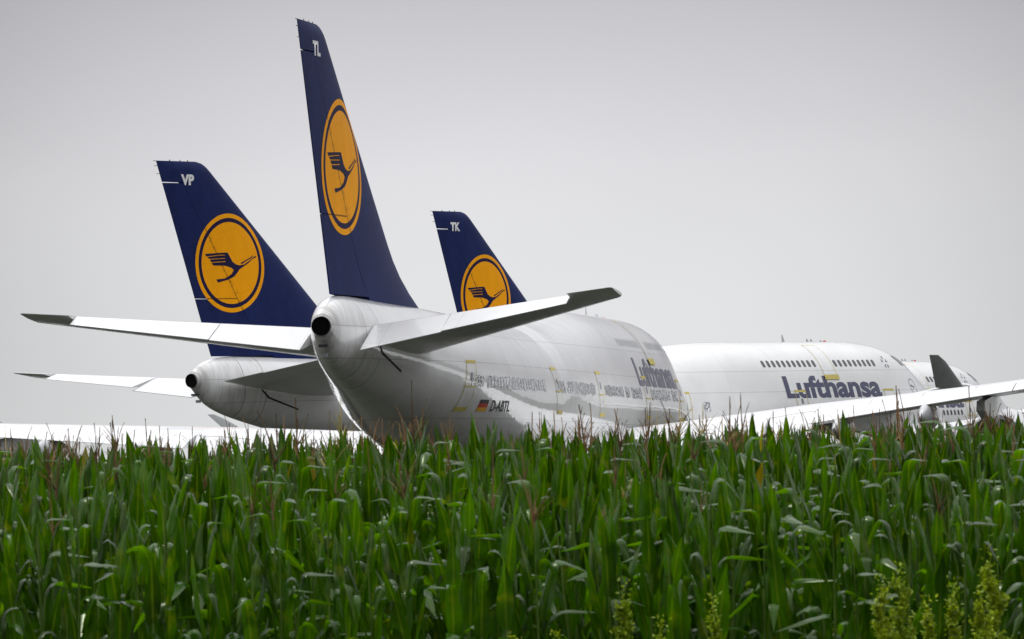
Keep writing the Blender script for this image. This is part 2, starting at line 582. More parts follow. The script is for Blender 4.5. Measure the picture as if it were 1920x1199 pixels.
def finish_decal(name, bm, mapf, mats, cuts_u, cuts_v):
    for axis, cuts in ((0, cuts_u), (1, cuts_v)):
        for c in (cuts if cuts is not None else ()):
            co = [0, 0, 0]
            no = [0, 0, 0]
            co[axis] = float(c)
            no[axis] = 1
            bmesh.ops.bisect_plane(bm, geom=bm.verts[:] + bm.edges[:] + bm.faces[:], plane_co=co, plane_no=no, dist=1e-5)
    for v in bm.verts:
        v.co = Vector(mapf(v.co.x, v.co.y))
    me = bpy.data.meshes.new(name)
    bm.to_mesh(me)
    bm.free()
    for m in mats:
        me.materials.append(m)
    me.polygons.foreach_set('use_smooth', [True] * len(me.polygons))
    return me


def text_bm(body, height, bold=0.0, squeeze=None):
    """letters as flat triangles, cap height = height, starting at u=0; squeeze = total width"""
    cu = bpy.data.curves.new('t', 'FONT')
    cu.body = body
    cu.size = 1.0
    cu.offset = bold
    cu.resolution_u = 6
    o = bpy.data.objects.new('t', cu)
    C.objects.link(o)
    dg = bpy.context.evaluated_depsgraph_get()
    me = bpy.data.meshes.new_from_object(o.evaluated_get(dg))
    bpy.data.objects.remove(o)
    bpy.data.curves.remove(cu)
    bm = bmesh.new()
    bm.from_mesh(me)
    bpy.data.meshes.remove(me)
    xs = [v.co.x for v in bm.verts]
    ys = [v.co.y for v in bm.verts]
    x0_, x1_, y1_ = min(xs), max(xs), 0.70 + bold
    y0_ = -bold
    for v in bm.verts:
        v.co.x = (v.co.x - x0_) / (x1_ - x0_) * squeeze
        v.co.y = (v.co.y - y0_) / (y1_ - y0_) * height
        v.co.z = 0
    return bm


# emblem on the fin -------------------------------------------------
ECX, ECZ, ER = 65.5, 14.03, 2.54
BIRD = [
    [(318, 576), (436, 567), (437, 579), (400, 581), (328, 590)],
    [(331, 594), (400, 585), (437, 583), (439, 598), (345, 604)],
    [(347, 608), (439, 602), (441, 616), (356, 623)],
    [(357, 627), (441, 621), (450, 633), (452, 647), (430, 643), (366, 642)],
    [(435, 567), (453, 567), (463, 586), (480, 619), (500, 635), (522, 641), (548, 636), (575, 619), (605, 598), (625, 583), (629, 593), (606, 602), (576, 628), (543, 650),
     (521, 664), (507, 684), (488, 706), (455, 723), (424, 732), (392, 741), (382, 723), (430, 717), (455, 705), (474, 690), (486, 668), (472, 655), (451, 648), (438, 618), (436, 590)],
    [(528, 633), (534, 624), (598, 590), (602, 584), (609, 584), (604, 593), (560, 618), (540, 631)],
]


def bird_uv(p):
    return ((p[0] - 471) / 207.0, (627 - p[1]) / 287.0)


def emblem_mesh(sy=1):
    shapes = []

    def annulus(r0, r1, mi, n=72):
        q = []
        rs = np.linspace(r0, r1, max(2, int((r1 - r0) * ER / .3) + 2))
        for i in range(n):
            a0, a1 = 2 * math.pi * i / n, 2 * math.pi * (i + 1) / n
            for ra, rb in zip(rs, rs[1:]):
                q.append([(ra * math.cos(a0), ra * math.sin(a0)), (rb * math.cos(a0), rb * math.sin(a0)), (rb * math.cos(a1), rb * math.sin(a1)), (ra * math.cos(a1), ra * math.sin(a1))])
        shapes.append((q, (mi,)))
    annulus(0.912, 1.0, 0)
    annulus(0.828, 0.912, 1)
    annulus(0.001, 0.828, 0)

    def m(u, v, off=.009):
        x, z = ECX - u * ER, ECZ + v * ER
        return (sy * (fin_half(x, z) + off), 40 - x, z)
    me = planar_to_mesh('emblem', shapes, m, [M_ORANGE, M_NAVYM])
    me2 = planar_to_mesh('bird', [([bird_uv(p) for p in poly], 0) for poly in BIRD], lambda u, v: m(u, v, .016), [M_NAVYM],
                         cuts_u=np.arange(-.8, .8, .08), cuts_v=np.arange(-.5, .3, .08))
    return me, me2


# lifting surfaces ---------------------------------------------------
def surf_panel(sts, a, b, mat, droop=0.0, n=12, half_scale=1.0, z_at=None, camber=0.0):
    """sts: list of (y, le, te, z, tc, inc); panel between chord fractions a..b, optional droop about the hinge a"""
    rings = []
    for (y, le, te, z, tck, inc) in sts:
        c = te - le
        S = [a + (b - a) * ((1 - math.cos(math.pi / 2 * i / n)) if a == 0 else i / n) for i in range(n + 1)]
        up_, lo_ = [], []
        for s in S:
            cam = camber * c * (4 * s * (1 - s)) - camber * c * 1.2 * s * s
            th = naca(s) * c * tck + .006
            zz = z + cam - math.tan(inc) * (s - .3) * c
            up_.append([le + s * c, zz + th])
            lo_.append([le + s * c, zz - th])
        if droop:
            hx, hz = up_[0][0], (up_[0][1] + lo_[0][1]) / 2
            cd, sd_ = math.cos(droop), math.sin(droop)
            for L in (up_, lo_):
                for p in L:
                    dx, dz = p[0] - hx, p[1] - hz
                    p[0], p[1] = hx + dx * cd + dz * sd_, hz - dx * sd_ + dz * cd
        rings.append([(y, 40 - p[0], p[1]) for p in up_] + [(y, 40 - p[0], p[1]) for p in lo_[::-1]])
    V, F = loft(rings)
    me = mesh_data('panel', V, F, mat)
    fix_normals(me)
    sharp(me, 40)
    return me


def mirror(me):
    m2 = me.copy()
    for v in m2.vertices:
        v.co.x = -v.co.x
    m2.flip_normals()
    return m2


def interp(T, y):
    for p, q in zip(T, T[1:]):
        if y <= q[0] + 1e-9:
            k = (y - p[0]) / (q[0] - p[0])
            return tuple(a + (b - a) * k for a, b in zip(p, q))
    return T[-1]


def stations(T, y0, y1, step=1.6):
    ys = [y0] + [t[0] for t in T if y0 < t[0] < y1] + [y1]
    out = []
    for p, q in zip(ys, ys[1:]):
        n = max(1, int((q - p) / step))
        out += [p + (q - p) * i / n for i in range(n)]
    return [interp(T, y) for y in out + [ys[-1]]]


STAB = [(0.6, 57.9, 67.25, 7.42, .10, -.096), (11.0, 67.35, 69.75, 8.77, .085, -.096), (11.12, 67.75, 69.72, 8.79, .05, -.096)]
WING = [(0.5, 18.0, 35.8, 3.1, .125, .055), (3.2, 20.0, 36.0, 3.28, .12, .05), (12.4, 28.2, 37.6, 4.52, .095, .022), (20.8, 35.6, 42.1, 5.17, .08, .0), (31.7, 44.5, 48.5, 6.08, .08, -.01), (31.95, 45.2, 48.45, 6.1, .05, -.01)]


def fairing_mesh(x0, x1, y, ztop, depth, width):
    rings = []
    n = 14
    for i in range(15):
        s = i / 14
        r = max(.03, math.sin(math.pi * min(1, s * 1.0)) ** .55 if s < .5 else max(0.03, math.cos((s - .5) * math.pi) ** 1.1))
        x = x0 + (x1 - x0) * s
        rings.append([(y + width / 2 * r * math.cos(2 * math.pi * j / n), 40 - x, ztop - depth * .5 - .10 * s + depth / 2 * r * math.sin(2 * math.pi * j / n)) for j in range(n)])
    V, F = loft(rings)
    me = mesh_data('fairing', V, F, M_FAIR)
    fix_normals(me)
    return me


def lathe(prof, cx, cy, cz, mat, n=36, mi=None):
    """prof: (x station, radius) rings about the fore-aft axis"""
    rings = [[(cx + r * math.cos(2 * math.pi * j / n), 40 - x, cz + r * math.sin(2 * math.pi * j / n)) for j in range(n)] for x, r in prof]
    V, F = loft(rings)
    me = mesh_data('lathe', V, F, mat)
    fix_normals(me)
    sharp(me, 40)
    return me


def box_mesh(x0, x1, y0, y1, z0, z1, mat):
    V = [(y, 40 - x, z) for x in (x0, x1) for y in (y0, y1) for z in (z0, z1)]
    F = [(0, 1, 3, 2), (4, 6, 7, 5), (0, 4, 5, 1), (2, 3, 7, 6), (0, 2, 6, 4), (1, 5, 7, 3)]
    me = mesh_data('box', V, F, mat, smooth=False)
    fix_normals(me)
    return me


def side_rect(name, x0, x1, z0, z1, mat, off=.008, round_=0.0, n=5):
    """patch lying on the starboard skin"""
    pts = []
    if round_:
        cx, cz, hx, hz = (x0 + x1) / 2, (z0 + z1) / 2, abs(x1 - x0) / 2, abs(z1 - z0) / 2
        for i in range(16):
            a = 2 * math.pi * (i + .5) / 16
            ca, sa = math.cos(a), math.sin(a)
            pts.append((cx + hx * math.copysign(abs(ca) ** .5, ca), cz + hz * math.copysign(abs(sa) ** .5, sa)))
    else:
        pts = [(x0, z0), (x1, z0), (x1, z1), (x0, z1)]
    return planar_to_mesh(name, [(pts, 0)], lambda x, z: side_pt(x, z, off), [mat], cuts_u=None, cuts_v=np.arange(z0 + .2, z1, .25))


_cache = {}


def cached(key, fn):
    if key not in _cache:
        _cache[key] = fn()
    return _cache[key]


DROOP = {'TL': {1: (21, 20), -1: (19, 18.5)}, 'VP': {1: (3, 4), -1: (19, 14)}, 'TK': {1: (18, 17), -1: (18, 17)}}
DOOR_X = {'5': (55.2, 5.95), '4': (39.8, 5.95), '3': (30.2, 5.95), '2': (18.7, 5.95), '1': (9.5, 5.95)}


def frame_mesh(xc, zc, w, h, top_t=.12, bot_t=.16, side_t=.035):
    x0, x1, z0, z1 = xc - w / 2, xc + w / 2, zc - h / 2, zc + h / 2
    sh = [([(x0, z1 - top_t), (x1, z1 - top_t), (x1, z1), (x0, z1)], 0), ([(x0, z0), (x1, z0), (x1, z0 + bot_t), (x0, z0 + bot_t)], 0),
          ([(x0, z0 + bot_t), (x0 + side_t, z0 + bot_t), (x0 + side_t, z1 - top_t), (x0, z1 - top_t)], 0),
          ([(x1 - side_t, z0 + bot_t), (x1, z0 + bot_t), (x1, z1 - top_t), (x1 - side_t, z1 - top_t)], 0)]
    return planar_to_mesh('tape', sh, lambda x, z: side_pt(x, z, .016), [M_TAPE], cuts_v=np.arange(z0 + .1, z1, .2))


def make_jet(code, reg, label, foil, loc, heading, pitch, roll, zoff):
    rnd = random.Random(code)
    root = bpy.data.objects.new('jet_airliner', None)
    C.objects.link(root)
    root['label'] = label
    root['category'] = 'airplane'
    root['group'] = 'parked four-engine airliners with navy tail fins'
    px = loc[0] + 25 * math.sin(heading)
    py = loc[1] + 25 * math.cos(heading)
    root.matrix_world = Matrix.Translation((px, py, zoff)) @ Matrix.Rotation(-heading, 4, 'Z') @ Matrix.Rotation(pitch, 4, 'X') @ Matrix.Rotation(roll, 4, 'Y')
    P = lambda name, me, par=root: link(name, me, par)

    P('fuselage', cached('fus', fuselage_mesh))
    # fin
    def cut(z, b): return b
    fin = P('tail_fin', cached('fin', lambda: fin_panel(8.8, 19.2, 0, .675)))
    P('rudder', cached('rudl', lambda: fin_panel(9.26, 12.18, .679, 1.0)), fin)
    P('rudder', cached('rudu', lambda: fin_panel(12.21, 18.08, .679, 1.0)), fin)
    P('fin_tip', cached('fint', lambda: fin_panel(18.13, 19.2, .677, 1.0)), fin)
    em = cached('emb', lambda: emblem_mesh(1))
    e = P('tail_emblem', em[0], fin)
    P('bird_emblem', em[1], fin)

    for i, (wx, wz, up_) in enumerate(((70.66, 19.2, 0), (70.6, 18.95, 0), (70.45, 18.55, 0), (69.6, 19.2, 1), (68.8, 19.2, 1), (68.2, 19.2, 1))):
        P('static_wick', cached(('wick', i), lambda: box_mesh(wx - .02, wx + (.04 if up_ else .22), -.012, .012, wz - .03, wz + (.07 if up_ else .0), M_GREY)), fin)

    def code_text():
        bm = text_bm(code, .56, .05, .95)
        return finish_decal('code', bm, lambda u, v: (fin_half(68.95 - u, 17.98 + v) + .012, 40 - (68.95 - u), 17.98 + v), [M_LETTER], np.arange(0, 1, .25), np.arange(0, .8, .25))
    P('code_letters', code_text(), fin)
    # stabilisers with drooping elevators
    for sy in (1, -1):
        mk = (lambda me: me) if sy == 1 else mirror
        st = P('horizontal_stabilizer', cached(('st', sy), lambda: mk(surf_panel(stations(STAB, .6, 9.35), 0, .70, M_WING))))
        P('stabilizer_tip', cached(('stt', sy), lambda: mk(surf_panel(stations(STAB, 9.37, 11.12), 0, 1.0, M_WING))), st)
        P('elevator', cached(('e1', sy, code), lambda: mk(surf_panel(stations(STAB, 1.15, 4.38), .703, 1.0, M_WING, droop=R(DROOP[code][sy][0])))), st)
        P('elevator', cached(('e2', sy, code), lambda: mk(surf_panel(stations(STAB, 4.41, 9.34), .703, 1.0, M_WING, droop=R(DROOP[code][sy][1])))), st)
        # wing
        wg = P('wing', cached(('w', sy), lambda: mk(surf_panel(stations(WING, .5, 31.95), 0, .60, M_WING, n=14, camber=.022))))
        for k, (ya, yb) in enumerate(((.5, 3.95), (3.98, 6.3), (6.33, 8.7), (8.73, 11.2), (11.23, 13.35), (13.38, 15.8), (15.83, 18.2), (18.23, 20.6), (20.63, 22.9), (22.93, 31.95))):
            P('spoiler' if 0 < k < 9 else 'wing_panel', cached(('sp', sy, k), lambda: mk(surf_panel(stations(WING, ya, yb), .602, .741, M_WING, n=5, camber=.022))), wg)
        for k, (ya, yb, dr, nm) in enumerate(((3.3, 11.2, 3, 'flap'), (11.28, 13.3, 24, 'aileron'), (13.38, 22.4, 1, 'flap'), (22.46, 30.3, 1, 'aileron'), (30.34, 31.9, 0, 'wing_tip'))):
            P(nm, cached(('wf', sy, k), lambda: mk(surf_panel(stations(WING, ya, yb), .745, 1.0, M_WING, droop=R(dr), camber=.022))), wg)
        for k, (yy, xa, xb) in enumerate(((5.6, 31.5, 37.4), (9.3, 32.4, 38.1), (14.7, 34.6, 40.4), (18.6, 37.4, 42.9))):
            zt = interp(WING, yy)[3]
            P('flap_fairing', cached(('ff', sy, k), lambda: mk(fairing_mesh(xa, xb, yy, zt - .1, 1.15, .72))), wg)

        def winglet():
            rings = []
            for s in np.linspace(0, 1, 6):
                le = 45.9 + (49.2 - 45.9) * s + (.25 * max(0, s - .9) * 10)
                te = 48.5 + (50.25 - 48.5) * s
                y = 31.9 + .85 * s
                z = 6.1 + 1.62 * s
                rr = []
                for i in range(9):
                    q = (1 - math.cos(math.pi / 2 * i / 8))
                    rr.append((q, naca(q) * (te - le) * .08 + .004))
                rr2 = [(q, -t) for q, t in rr[::-1]]
                rings.append([(y + t * .88, 40 - (le + (te - le) * q), z - t * .47) for q, t in rr + rr2])
            V, F = loft(rings)
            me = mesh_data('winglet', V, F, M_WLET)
            fix_normals(me)
            sharp(me, 40)
            return me
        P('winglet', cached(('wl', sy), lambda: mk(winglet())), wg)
        # engines
        for k, (yy, xi, zc) in enumerate(((11.7, 22.6, 2.55), (20.8, 31.0, 3.2))):
            en = P('engine', cached(('en', sy, k), lambda: lathe([(xi + .9, .35), (xi + .85, 1.12), (xi + .12, 1.14), (xi, 1.22), (xi + .15, 1.32), (xi + 1.2, 1.42), (xi + 3.0, 1.36), (xi + 4.3, 1.12), (xi + 4.25, .95), (xi + 3.9, .9)], yy * sy, 0, zc, M_WING)))
            P('intake_lip', cached(('lip', sy, k), lambda: lathe([(xi - .015, 1.215), (xi - .02, 1.25), (xi + .13, 1.335), (xi + .14, 1.30)], yy * sy, 0, zc, M_LIP)), en)
            P('exhaust_nozzle', cached(('noz', sy, k), lambda: lathe([(xi + 3.9, .88), (xi + 5.1, .62), (xi + 5.05, .5), (xi + 4.9, .42), (xi + 5.6, .12)], yy * sy, 0, zc, M_STEEL)), en)

            def pylon():
                y, le, te, z, tck, inc = interp(WING, yy)
                zb = zc + 1.0
                pr = [(xi + 1.2, zc + 1.38), (le + .1, z + .02), (le + 4.6, z - .35), (le + 4.9, z - .75), (xi + 5.3, zb - .6), (xi + 3.5, zb - .3)]
                V = [(yy * sy + d, 40 - x, zz) for d in (-.17, .17) for x, zz in pr]
                n = len(pr)
                F = [tuple(range(n)), tuple(range(n, 2 * n))[::-1]] + [(i, (i + 1) % n, n + (i + 1) % n, n + i) for i in range(n)]
                me = mesh_data('pylon', V, F, M_WING, smooth=False)
                fix_normals(me)
                return me
            P('pylon', cached(('py', sy, k), pylon), en)
    # belly fairing
    def belly():
        rings = []
        for i in range(21):
            s = i / 20
            x = 17 + 25 * s
            r = max(.02, math.sin(math.pi * s)) ** .45
            rings.append([(3.5 * r * math.copysign(abs(math.cos(a)) ** .7, math.cos(a)), 40 - x, 3.2 + 1.5 * r * math.sin(a)) for a in [2 * math.pi * j / 32 for j in range(32)]])
        V, F = loft(rings)
        me = mesh_data('belly', V, F, M_WHITE)
        fix_normals(me)
        return me
    P('belly_fairing', cached('belly', belly))
    # tail exhaust
    ex = P('tail_exhaust', cached('apu', lambda: lathe([(67.9, .30), (68.35, .345), (68.60, .35), (68.58, .33), (67.99, .29), (67.95, .29)], 0, 0, 8.03, M_STEEL)))
    P('exhaust_mouth', cached('apum', lambda: lathe([(68.0, .01), (68.05, .27), (68.62, .318), (68.655, .345), (68.6, .352)], 0, 0, 8.03, M_SOOT)), ex)
    P('exhaust_shroud', cached('apus', lambda: lathe([(67.6, .43), (68.2, .43), (68.5, .395), (68.52, .36), (68.1, .34)], 0, 0, 8.03, M_WHITE)), ex)
    P('tail_light', cached('tlt', lambda: box_mesh(68.2, 68.46, -.16, .16, 7.26, 7.36, M_DARK)))
    P('tail_light', cached('tlt2', lambda: box_mesh(68.0, 68.2, -.09, .09, 6.9, 7.04, M_GREY)))
    # dark slot of the trimming stabiliser
    P('trim_seal', cached('trim', lambda: planar_to_mesh('trim', [([(61.9, 6.46), (63.95, 7.10), (64.45, 7.5), (64.55, 7.48), (64.05, 7.03), (61.9, 6.38)], 0)],
                                                        lambda x, z: side_pt(x, z, .01), [M_DARK], cuts_u=np.arange(59.3, 64.5, .4), cuts_v=np.arange(6.4, 7.5, .25))))
    # doors
    for d, (xc, zc) in DOOR_X.items():
        dr = P('door', cached(('door', d), lambda: side_rect('door', xc - .5, xc + .5, zc - .95, zc + .95, M_WHITE, .010)))
        P('tape_frame', cached(('tape', d), lambda: frame_mesh(xc, zc, 1.14, 1.96)), dr)
        P('door_window', cached(('dw', d), lambda: side_rect('dw', xc - .11, xc + .11, zc + .18, zc + .5, M_GREY, .016, .5)), dr)
        P('door_handle', cached(('dh', d), lambda: side_rect('dh', xc - .62, xc + .62, zc - .06, zc - .01, M_TAPE, .02)), dr)
    ud = P('upper_deck_door', cached('ud', lambda: side_rect('ud', 14.5, 15.7, 7.8, 9.55, M_WHITE, .010)))
    P('tape_frame', cached('udt', lambda: planar_to_mesh('t', [([(14.45, 7.78), (14.48, 7.78), (14.48, 9.58), (14.45, 9.58)], 0), ([(15.72, 7.78), (15.75, 7.78), (15.75, 9.58), (15.72, 9.58)], 0),
                      ([(14.48, 9.55), (15.72, 9.55), (15.72, 9.57), (14.48, 9.57)], 0)], lambda x, z: side_pt(x, z, .016), [M_TAPE], cuts_v=np.arange(7.8, 9.5, .15))), ud)
    P('door_sill', cached('uds', lambda: side_rect('s', 14.35, 15.8, 7.5, 7.78, M_TAPE, .05)), ud)
    # windows
    xw = 21.3
    ups = [21.35 - .508 * i for i in range(11)] + [14.1 - .508 * i for i in range(9)]
    if foil:
        for i, x in enumerate(ups):
            P('window_cover', cached(('uf', i), lambda: side_rect('wc', x - .15, x + .15, 8.27, 8.62, M_COVER, .010, .5)))
        segs = [(54.9, 42.3), (39.9, 31.4), (29.0, 19.9), (17.5, 10.5)]
        for a, b in segs:
            x = a
            i = 0
            while x > b:
                hh = rnd.uniform(.19, .27)
                ww = rnd.uniform(.2, .245)
                if rnd.random() > .10:
                    P('window_cover', side_rect('wc', x - ww, x + ww, 6.12 - hh, 6.12 + hh, M_FOIL, .012))
                x -= .508
                i += 1
    else:
        for i, x in enumerate(ups):
            P('window', cached(('uw', i), lambda: side_rect('w', x - .14, x + .14, 8.27, 8.66, M_GLASS, .010, .5)))
        segs = [(54.9, 42.3), (39.9, 31.4), (29.0, 19.9), (17.5, 10.5)] if code == 'TK' else []
        for a, b in segs:
            x = a
            while x > b:
                key = ('mw', round(x, 2))
                P('window', cached(key, lambda: side_rect('w', x - .125, x + .125, 5.95, 6.32, M_GLASS, .010, .5)))
                x -= .508
        if code == 'VP':
            P('window_cover', side_rect('wc', 27.85, 28.45, 5.8, 6.35, M_FOIL, .012))
    # flight deck windows
    for i, q in enumerate(([(7.1, 8.92), (6.5, 8.88), (5.55, 8.36), (6.4, 8.32)], [(6.3, 8.85), (5.5, 8.7), (4.85, 8.25), (5.4, 8.32)], [(5.3, 8.62), (4.7, 8.3), (4.35, 7.95), (4.7, 8.12)])):
        P('cockpit_window', cached(('cw', i), lambda: planar_to_mesh('cw', [(q, 0)], lambda x, z: side_pt(x, z, .012), [M_SHADE], cuts_u=np.arange(4, 8, .25), cuts_v=np.arange(8, 9, .15))))
    # titles
    def title():
        bm = text_bm('Lufthansa', 1.30, .035, 9.8)
        return finish_decal('title', bm, lambda u, v: side_pt(20.1 - u, 6.47 + v, .014), [M_TITLE], None, np.arange(.15, 1.4, .22))
    P('title_lettering', cached('title', title))

    def regm():
        bm = text_bm(reg, .44, .02, 2.75)
        return finish_decal('reg', bm, lambda u, v: side_pt(52.0 - u, 4.98 + v, .014), [M_BLACK], None, np.arange(.1, .5, .2))
    P('registration', regm())
    fl = [([(53.6, 5.27), (52.5, 5.27), (52.5, 5.42), (53.6, 5.42)], 0), ([(53.6, 5.12), (52.5, 5.12), (52.5, 5.27), (53.6, 5.27)], 1), ([(53.6, 4.97), (52.5, 4.97), (52.5, 5.12), (53.6, 5.12)], 2)]
    P('flag', cached('flag', lambda: planar_to_mesh('flag', fl, lambda x, z: side_pt(x, z, .014), [M_BLACK, M_RED, M_GOLD])))

    # round nose emblem: thin ring with a small bird
    def nose_ring():
        q = []
        for i in range(36):
            a0, a1 = 2 * math.pi * i / 36, 2 * math.pi * (i + 1) / 36
            q.append([(.43 * math.cos(a0), .43 * math.sin(a0)), (.47 * math.cos(a0), .47 * math.sin(a0)), (.47 * math.cos(a1), .47 * math.sin(a1)), (.43 * math.cos(a1), .43 * math.sin(a1))])
        sh = [(q, (0,))] + [([(bird_uv(p)[0] * .46, bird_uv(p)[1] * .46) for p in poly], 0) for poly in BIRD]
        return planar_to_mesh('ring', sh, lambda u, v: side_pt(6.1 - u, 7.05 + v, .014), [M_TITLE], cuts_u=np.arange(-.45, .45, .15), cuts_v=np.arange(-.45, .45, .15))
    P('nose_emblem', cached('ring', nose_ring))

    def star():
        sh = []
        for i in range(5):
            a = math.pi / 2 + i * 2 * math.pi / 5
            d = (math.cos(a), math.sin(a))
            t_ = (-d[1], d[0])
            sh.append(([(d[0] * .12, d[1] * .12), (d[0] * .42 - t_[0] * .11, d[1] * .42 - t_[1] * .11), (d[0] * .30, d[1] * .30), (d[0] * .42 + t_[0] * .11, d[1] * .42 + t_[1] * .11)], 0))
        return planar_to_mesh('star', sh, lambda u, v: side_pt(8.6 - u, 8.5 + v, .014), [M_GREY], cuts_v=np.arange(-.4, .4, .2))
    P('star_emblem', cached('star', star))
    # antennas and beacon
    for i, (x, h) in enumerate(((15.8, .42), (13.3, .17), (12.9, .17), (11.9, .1), (33.0, .3))):
        zt = rad(x, math.pi / 2)
        zt = zt[0] + zt[1]

        def ant():
            rings = [[(.03 * (1 - .5 * s) * c, 40 - (x + .12 * s + .16 * (1 - .6 * s) * d), zt - .05 + (h + .05) * s) for c, d in ((0, -1), (1, 0), (0, 1), (-1, 0))] for s in (0, .5, 1)]
            V, F = loft(rings)
            me = mesh_data('antenna', V, F, M_FAIR)
            fix_normals(me)
            return me
        P('antenna', cached(('ant', i), ant))

    def beacon():
        zt = 9.84
        rings = [[(r * math.cos(a), 40 - 11.6 + r * math.sin(a), zt - .08 + z) for a in [2 * math.pi * j / 12 for j in range(12)]] for r, z in ((.10, 0), (.10, .05), (.08, .12), (.02, .15))]
        V, F = loft(rings)
        me = mesh_data('beacon', V, F, M_RED)
        fix_normals(me)
        return me
    P('beacon', cached('beacon', beacon))
    # landing gear
    for gi, (gx, gy, zt) in enumerate(((7.8, 0, 2.5), (33.4, -5.5, 3.6), (33.4, 5.5, 3.6), (36.4, -1.9, 2.6), (36.4, 1.9, 2.6))):
        dz = -math.sin(pitch) * (40 - gx)      # keep tyres on the ground when the jet sits nose-low
        dz = dz * 1.0 - zoff

        def leg():
            rings = [[(gy + .14 * math.cos(a), 40 - gx + .14 * math.sin(a), z) for a in [2 * math.pi * j / 10 for j in range(10)]] for z in (.62 + dz, zt)]
            V, F = loft(rings)
            me = mesh_data('gear', V, F, M_FAIR)
            fix_normals(me)
            return me
        gl = P('landing_gear', leg())
        offs = [(0,)] if gi == 0 else [(-.72,), (.72,)]
        for (ox,) in offs:
            for wy in (-.48, .48):
                def wheel():
                    n = 24
                    pr = [(-.2, .3), (-.22, .5), (-.16, .6), (0, .62), (.16, .6), (.22, .5), (.2, .3)]
                    rings = [[(gy + wy + w, 40 - gx + ox + r * math.cos(2 * math.pi * j / n), .62 + dz + r * math.sin(2 * math.pi * j / n)) for j in range(n)] for w, r in pr]
                    V, F = loft(rings)
                    me = mesh_data('wheel', V, F, M_TYRE)
                    fix_normals(me)
                    return me
                P('wheel', wheel(), gl)
    return root


make_jet('TL', 'D-ABTL', 'nearest white airliner, tail towards us, TL on its tall navy fin, foil over cabin windows', True, (-6.3232, 219.5314), .1985, -.005597, .0, -.0368)
make_jet('VP', 'D-ABVP', 'white airliner behind the nearest, VP on its navy fin, blue title on its humped fuselage', False, (-14.2043, 301.8253), .65304, .000616, -.002894, .0381)
make_jet('TK', 'D-ABTK', 'farthest white airliner, TK on the smallest navy fin, nose behind the shaded winglet', False, (-1.52, 365.3736), .584232, .0002, .00072, .0011)


# ------------------------------------------------------------------ ground
def sheet(name, x0, x1, y0, y1, z, mat):
    me = mesh_data(name, [(x0, y0, z), (x1, y0, z), (x1, y1, z), (x0, y1, z)], [(0, 1, 2, 3)], mat, smooth=False)
    o = link(name, me)
    o['kind'] = 'structure'
    return o


M_GRASS = plain('airfield_grass', (0.018, 0.021, 0.011), .9, noise=.35, nscale=.35)
M_SOIL = plain('field_soil', (0.06, 0.045, 0.03), .95, noise=.4, nscale=4)
sheet('ground', -5000, 5000, -1000, 9000, 0, M_GRASS)
sheet('field_soil', -12, 12, 27.5, 66, .004, M_SOIL)


